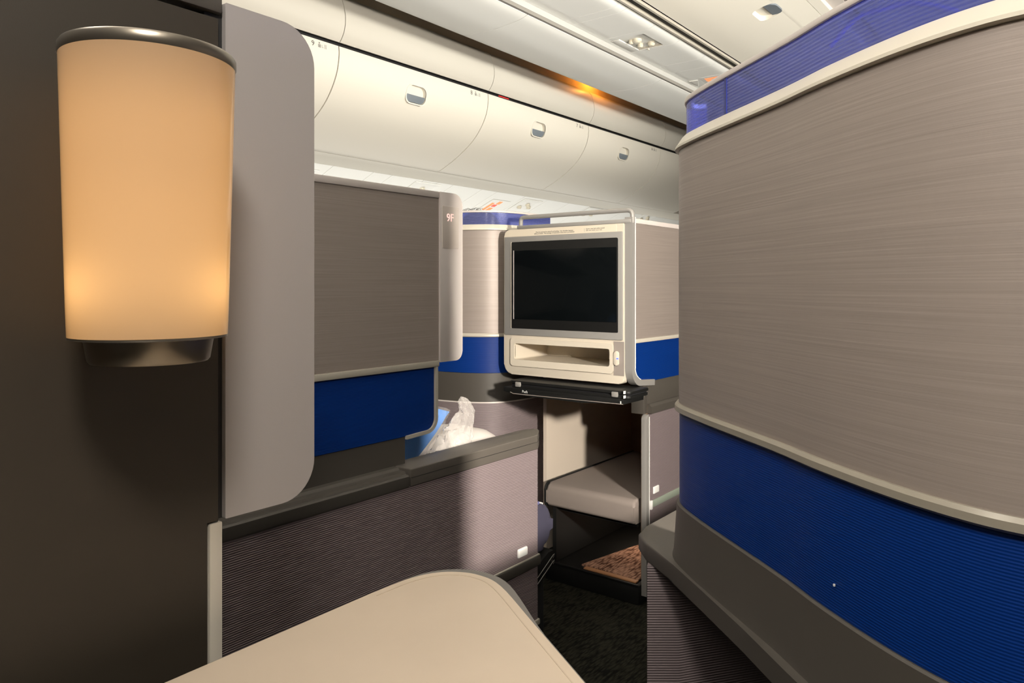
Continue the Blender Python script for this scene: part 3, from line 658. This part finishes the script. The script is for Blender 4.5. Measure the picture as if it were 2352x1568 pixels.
obj('side_ledge', prism([(-1.22, 0.632), (-1.159, 0.632), (-1.159, 0.655), (-1.164, 0.658), (-1.168, 0.664), (-1.22, 0.664)], 2.252, 3.2, 'Y'), 'dark', V)
obj('side_console', prism(rrect(2.231, 3.2, 0.03, 0.630, (0.0, 0.0, 0.0, 0.02), 6), -1.174, -1.160, 'X'), 'mauve', V, label='mauve ribbed aisle side panel', smooth=0)
obj('console_edge', prism(rrect(2.212, 2.2305, 0.03, 0.633, (0.0, 0.0, 0.001, 0.018), 6), -1.176, -1.157, 'X', 0.001), 'silver', V, label='silver vertical edge')
obj('edge_highlight', box(-1.159, -1.156, 2.2305, 2.2335, 0.06, 0.625), 'white_plastic', V, smooth=0)  # white strip painted as the highlight along the panel's edge
obj('latch', box(-1.161, -1.155, 2.262, 2.302, 0.360, 0.384, 0.004, 3), 'white_plastic', V, label='small white push latch')
obj('console_strip', box(-1.161, -1.156, 2.25, 3.2, 0.316, 0.340, 0.002), 'green_grey', V, label='grey green trim strip')
obj('strip_end', box(-1.161, -1.154, 2.240, 2.252, 0.312, 0.342, 0.001), 'white_plastic', V)

# footwell lining (hangs below the video unit)
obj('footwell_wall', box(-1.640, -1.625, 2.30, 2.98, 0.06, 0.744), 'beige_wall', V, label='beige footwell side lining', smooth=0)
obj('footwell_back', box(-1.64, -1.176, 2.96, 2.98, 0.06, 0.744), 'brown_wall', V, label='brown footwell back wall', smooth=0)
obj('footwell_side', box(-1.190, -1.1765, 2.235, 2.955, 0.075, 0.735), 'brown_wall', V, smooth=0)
obj('footwell_top', box(-1.66, -1.185, 2.20, 2.98, 0.738, 0.746), 'cream', V, smooth=0)

# ------------------------------------------------------------------ folded black tray under the video unit
T = thing('folded_tray', 'folded black tray table stowed under the video unit, printed Push', 'tray table', (-1.37, 2.1, 0.70))
def slab(a0, a1, b0, b1, z0, z1): return prism(rrect(a0, a1, b0, b1, (0.018, 0.018, 0.01, 0.01), 5), z0, z1, 'Z', 0.0015, 2)
obj('upper_leaf', slab(-1.598, -1.122, 2.035, 2.165, 0.724, 0.733), 'black', T)
obj('lower_leaf', slab(-1.594, -1.124, 2.035, 2.165, 0.7095, 0.7185), 'black', T)
obj('core', box(-1.590, -1.130, 2.043, 2.16, 0.7185, 0.724), 'black_matte', T, smooth=0)
obj('carrier', prism([(-1.617, 0.694), (-1.60, 0.690), (-1.572, 0.690), (-1.55, 0.684), (-1.30, 0.684), (-1.21, 0.690), (-1.14, 0.693), (-1.14, 0.709), (-1.617, 0.709)], 2.028, 2.16, 'Y', 0.0015), 'black', T, label='black carrier bar')
obj('lip', tube([(-1.585, 2.026, 0.6935), (-1.572, 2.026, 0.689), (-1.14, 2.026, 0.694)], 0.0012, 6), 'taupe', T)
obj('print_text', text('Push', 0.0125, on_y(-1.535, 2.0272, 0.6955), 0.0003), 'white_print', T, label='printed Push', smooth=0)
for a in (-1.568, -1.185): obj('hinge', box(a, a + 0.022, 2.030, 2.038, 0.713, 0.7295, 0.002), 'silver', T, label='silver hinge tab')
for (z, a) in ((0.7265, -1.1395), (0.7125, -1.1395), (0.694, -1.151)): obj('clip', box(a, a + 0.003, 2.026, 2.036, z, z + 0.009), 'white_plastic', T, smooth=0)

# ------------------------------------------------------------------ ottoman
O = thing('ottoman', 'taupe cushioned ottoman on a black base in the footwell below the screen', 'ottoman', (-1.37, 2.45, 0.0))
obj('cushion', prism(rrect(2.195, 2.86, 0.264, 0.346, (0.014, 0.01, 0.01, 0.024), 6), -1.553, -1.194, 'X', 0.010, 3), 'cushion', O, label='taupe seat cushion')
obj('cushion_piping', prism(rrect(2.19, 2.86, 0.262, 0.350, (0.016, 0.01, 0.01, 0.026), 6), -1.558, -1.5525, 'X', 0.002), 'black', O)
obj('side_panel', box(-1.530, -1.515, 2.205, 2.84, 0.068, 0.263), 'black', O, smooth=0)
obj('back_panel', box(-1.515, -1.194, 2.82, 2.84, 0.068, 0.263), 'black_matte', O, smooth=0)
obj('deck', box(-1.530, -1.194, 2.22, 2.84, 0.252, 0.2635), 'black', O, smooth=0)
obj('plinth', box(-1.556, -1.1765, 2.195, 2.95, 0.0, 0.066, 0.004), 'black', O, label='black plinth')
obj('plinth_lip', box(-1.54, -1.180, 2.192, 2.200, 0.062, 0.069, 0.002), 'black', O)
obj('carpet_lit_patch', prism([(-1.42, 2.225), (-1.195, 2.225), (-1.195, 2.66), (-1.30, 2.66), (-1.36, 2.50)], 0.067, 0.076, 'Z', 0.003, 2), 'carpet_lit', O, label='lit patch of the dark carpet, painted brown')  # piece shaped and coloured as the light patch on the dark carpet
obj('carpet_lit_edge', box(-1.40, -1.193, 2.205, 2.226, 0.067, 0.073, 0.002), 'lit_edge_orange', O, label='lit front edge of the carpet, painted orange brown')  # strip coloured as the lit front edge of the same carpet

lamp('footwell_fill_light', 'AREA', (-1.30, 2.50, 0.248), (-1.30, 2.48, 0.0), 0.7, (1.0, 0.80, 0.62), shape='RECTANGLE', size=0.2, size_y=0.3)  # added fill lamp, unseen, to brighten the carpet under the ottoman

# ------------------------------------------------------------------ seat behind the console
A = thing('airline_seat', 'dark navy seat cushion showing between the mauve console and the ottoman', 'seat', (-1.42, 1.5, 0.0))
obj('seat', prism(rrect(1.12, 1.795, 0.30, 0.432, (0.02, 0.05, 0.055, 0.02), 8), -1.66, -1.245, 'X', 0.02, 3), 'navy', A, label='navy cushion with rounded front edge')
obj('seat_top', prism(rrect(1.14, 1.735, 0.4325, 0.4415, (0.004, 0.004, 0.006, 0.004), 3), -1.65, -1.25, 'X', 0.003), 'navy_top', A)
obj('piping', tube([(-1.65, 1.742, 0.434), (-1.245, 1.742, 0.434)], 0.0025, 6), 'white_print', A)
obj('base', box(-1.64, -1.26, 1.15, 1.775, 0.0, 0.30, 0.01), 'black_matte', A)
obj('backrest', prism([(1.02, 0.44), (1.135, 0.44), (1.06, 1.05), (0.98, 1.05)], -1.66, -1.26, 'X', 0.02, 3), 'navy', A)
for dz in (0, -0.018):
    obj('footrest_edge', tube([(-1.232, 1.70, 0.235 + dz), (-1.222, 1.765, 0.285 + dz), (-1.226, 1.775, 0.283 + dz), (-1.232, 1.778, 0.27 + dz)], 0.0012, 6), 'silver', A)
obj('footrest', prism([(1.62, 0.16), (1.72, 0.20), (1.785, 0.275), (1.785, 0.29), (1.76, 0.29), (1.62, 0.23)], -1.63, -1.236, 'X', 0.004), 'black', A)

# pillows on the seat
def blob(cx, cy, cz, rx, ry, rz, seed, amp, rot=(0, 0, 0), n=4, flat=1.0, e=2.6):
    bm = bmesh.new(); bmesh.ops.create_icosphere(bm, subdivisions=n, radius=1.0)
    R = Matrix.Rotation(rot[2], 3, 'Z') @ Matrix.Rotation(rot[1], 3, 'Y') @ Matrix.Rotation(rot[0], 3, 'X')
    for v in bm.verts:
        c = v.co.copy(); k = (abs(c.x) ** e + abs(c.y) ** e + abs(c.z) ** e) ** (-1 / e); c *= k
        nn = noise.noise(c * 2.2 + Vector((seed, 0, 0))) * amp + noise.noise(c * 5.0 + Vector((0, seed, 0))) * amp * 0.5
        v.co = Vector((cx, cy, cz)) + R @ Vector((c.x * rx * (1 + nn), c.y * ry * (1 + nn), c.z * rz * (1 + nn)))
    return bm
def squarish(cx, cy, cz, R, hw, hh, th):
    """pillow: square outline with pinched corners and a plump middle; local x = width, y = height."""
    bm = bmesh.new(); n = 18; G = [[], []]
    for s in (0, 1):
        for i in range(n + 1):
            row = []
            for j in range(n + 1):
                a = 2 * i / n - 1; b = 2 * j / n - 1
                e = (1 - a ** 4) * (1 - b ** 4); d = th * max(e, 0) ** 0.5
                pa = a * hw * (1 - 0.07 * (1 - b * b)); pb = b * hh * (1 - 0.07 * (1 - a * a))
                wr = 0.004 * noise.noise(Vector((a * 3, b * 3, s * 5.0)))
                row.append(bm.verts.new(Vector((cx, cy, cz)) + R @ Vector((pa, pb, (d + wr * e) * (1 if s else -1)))))
            G[s].append(row)
    for s in (0, 1):
        for i in range(n):
            for j in range(n): bm.faces.new((G[s][i][j], G[s][i + 1][j], G[s][i + 1][j + 1], G[s][i][j + 1]))
    bmesh.ops.remove_doubles(bm, verts=bm.verts, dist=0.0006)
    return bm
def frame(u_, v_):
    u_ = Vector(u_).normalized(); v_ = Vector(v_); v_ = (v_ - u_ * v_.dot(u_)).normalized(); w_ = u_.cross(v_)
    return Matrix((u_, v_, w_)).transposed()
W = thing('wrapped_pillow', 'bright blue pillow in a crumpled clear plastic bag behind the navy partition', 'pillow', (-1.36, 1.3, 0.442))
def quad_pillow(C, th, x, grow=0.0, rough=0.0, n=22):
    """plump four-cornered pillow standing near the plane X = x; C: corners (y, z) in order."""
    cy = sum(c[0] for c in C) / 4; cz = sum(c[1] for c in C) / 4
    C = [Vector((c[0] + (c[0] - cy) * grow, c[1] + (c[1] - cz) * grow)) for c in C]
    bm = bmesh.new(); G = []
    for sgn in (1, -1):
        g = []
        for i in range(n + 1):
            row = []
            for j in range(n + 1):
                a = i / n; b = j / n; p = C[0].lerp(C[1], a).lerp(C[3].lerp(C[2], a), b)
                e = max(0.0, (1 - (2 * a - 1) ** 4) * (1 - (2 * b - 1) ** 4)); pull = 0.06 * ((1 - e) * (1 - max(abs(2 * a - 1), abs(2 * b - 1)) * 0.0))
                q = Vector((x + sgn * th * e ** 0.5, p.x + (cy - p.x) * pull * min(1, 4 * a * (1 - a) + 4 * b * (1 - b)), p.y + (cz - p.y) * pull * min(1, 4 * a * (1 - a) + 4 * b * (1 - b))))
                q += Vector((noise.noise(q * 9 + Vector((sgn * 3, 0, 0))) * 0.010 * e, 0, 0))
                if rough: q += Vector((noise.noise(q * 34) * rough * 1.3, noise.noise(q * 31 + Vector((9, 0, 0))) * rough, noise.noise(q * 37 + Vector((0, 9, 0))) * rough))
                row.append(bm.verts.new(q))
            g.append(row)
        G.append(g)
    for g in G:
        for i in range(n):
            for j in range(n): bm.faces.new((g[i][j], g[i + 1][j], g[i + 1][j + 1], g[i][j + 1]))
    bmesh.ops.remove_doubles(bm, verts=bm.verts, dist=0.0004)
    return bm
CP = [(1.478, 0.722), (1.255, 0.815), (1.150, 0.660), (1.165, 0.488)]
obj('pillow', quad_pillow(CP, 0.042, -1.365), 'pillow_blue', W, label='bright blue pillow cover')
obj('bag', quad_pillow(CP, 0.052, -1.365, 0.05, 0.005), 'clear_plastic', W, label='clear plastic bag')
def bag_end():
    pts = [Vector(p) for p in smooth_path([(-1.315, 1.300, 0.545), (-1.305, 1.360, 0.588), (-1.302, 1.418, 0.634), (-1.310, 1.462, 0.680), (-1.318, 1.492, 0.718), (-1.322, 1.486, 0.746), (-1.322, 1.472, 0.760)], 10)]
    wd = [0.034, 0.052, 0.060, 0.046, 0.028, 0.018, 0.009]
    bm = bmesh.new(); rings = []; n = 36
    for i, p in enumerate(pts):
        f_ = i / (len(pts) - 1) * (len(wd) - 1); k = min(int(f_), len(wd) - 2); r = wd[k] + (wd[k + 1] - wd[k]) * (f_ - k)
        tg = (pts[min(i + 1, len(pts) - 1)] - pts[max(i - 1, 0)]).normalized(); a = Vector((1, 0, 0)); a = (a - tg * a.dot(tg)).normalized(); b = tg.cross(a)
        ring = []
        for q in range(n):
            an = 2 * PI * q / n; d = a * math.cos(an) * 0.40 + b * math.sin(an)
            c = p + d * r
            c += d * r * (0.22 * noise.noise(c * 40) + 0.16 * math.sin(an * 6 + noise.noise(p * 20) * 5)) + a * 0.004 * noise.noise(c * 110)
            ring.append(bm.verts.new(c))
        rings.append(ring)
    for A_, B_ in zip(rings, rings[1:]):
        for q in range(n): bm.faces.new((A_[q], A_[(q + 1) % n], B_[(q + 1) % n], B_[q]))
    bm.faces.new(rings[-1]); bm.faces.new(rings[0])
    return bm
obj('bag_end', bag_end(), 'crumpled_plastic', W, label='crumpled loose end of the plastic bag', smooth=40)
P = thing('pillow', 'white pillow lying behind the armrest beside the plastic bag', 'pillow', (-1.50, 1.60, 0.442))
obj('pillow_body', squarish(-1.515, 1.625, 0.548, frame((0.0, 1, -0.05), (-1, 0.0, 0.0)), 0.165, 0.125, 0.092), 'pillow_white', P, label='plain white pillow')

# ------------------------------------------------------------------ passenger beyond the round shell (only the hair shows)
H = thing('person', 'passenger beyond the round shell, only a dark tuft of hair showing', 'person', (-2.05, 2.55, 0.0))
def body_mesh():
    me = bpy.data.meshes.new('body'); hx, hy = -2.046, 2.42
    v = [(hx, hy + 0.08, 0.55), (hx, hy + 0.05, 0.80), (hx, hy + 0.03, 1.00), (hx, hy + 0.015, 1.10), (hx, hy + 0.01, 1.17), (hx, hy, 1.27),
         (hx - 0.17, hy + 0.03, 1.03), (hx - 0.20, hy + 0.10, 0.80), (hx - 0.15, hy + 0.30, 0.68), (hx + 0.17, hy + 0.03, 1.03), (hx + 0.20, hy + 0.10, 0.80), (hx + 0.15, hy + 0.30, 0.68),
         (hx - 0.09, hy + 0.12, 0.55), (hx - 0.10, hy + 0.50, 0.52), (hx - 0.10, hy + 0.52, 0.12), (hx - 0.10, hy + 0.62, 0.06), (hx + 0.09, hy + 0.12, 0.55), (hx + 0.10, hy + 0.50, 0.52), (hx + 0.10, hy + 0.52, 0.12), (hx + 0.10, hy + 0.62, 0.06)]
    e = [(0, 1), (1, 2), (2, 3), (3, 4), (4, 5), (2, 6), (6, 7), (7, 8), (2, 9), (9, 10), (10, 11), (0, 12), (12, 13), (13, 14), (14, 15), (0, 16), (16, 17), (17, 18), (18, 19)]
    rad = [0.14, 0.13, 0.12, 0.055, 0.052, 0.092, 0.06, 0.045, 0.032, 0.06, 0.045, 0.032, 0.085, 0.06, 0.045, 0.04, 0.085, 0.06, 0.045, 0.04]
    me.from_pydata(v, e, []); o = bpy.data.objects.new('tmp', me); COL.objects.link(o)
    md = o.modifiers.new('s', 'SKIN')
    for i, r_ in enumerate(rad): me.skin_vertices[0].data[i].radius = (r_, r_)
    me.skin_vertices[0].data[0].use_root = True
    o.modifiers.new('u', 'SUBSURF').levels = 2
    dg = bpy.context.evaluated_depsgraph_get(); dg.update(); out = bpy.data.meshes.new_from_object(o.evaluated_get(dg)); bpy.data.objects.remove(o); return out
obj('body', body_mesh(), 'skin', H)
hb = blob(-2.046, 2.405, 1.285, 0.088, 0.100, 0.100, 3.0, 0.05, n=3, e=2.0)
obj('hair', hb, 'hair', H, label='dark brown hair')
for k in range(9):
    x = -2.105 + 0.011 * k; z = 1.379
    obj('hair_strand', tube([(x, 2.40, z - 0.01), (x - 0.012, 2.40, z + 0.008 + 0.002 * (k % 3)), (x - 0.030, 2.39, z + 0.010 + 0.002 * (k % 4)), (x - 0.042, 2.385, z + 0.001)], 0.0007, 5), 'hair', H)
obj('shirt', blob(-2.046, 2.46, 0.84, 0.19, 0.14, 0.26, 9.0, 0.04, n=3, e=2.6), 'shirt', H)

# orange emergency glow from the fixture hidden in the cove
lamp('cove_light', 'POINT', (-2.51, 4.15, 2.425), None, 2.0, (1.0, 0.33, 0.035), shadow_soft_size=0.02)
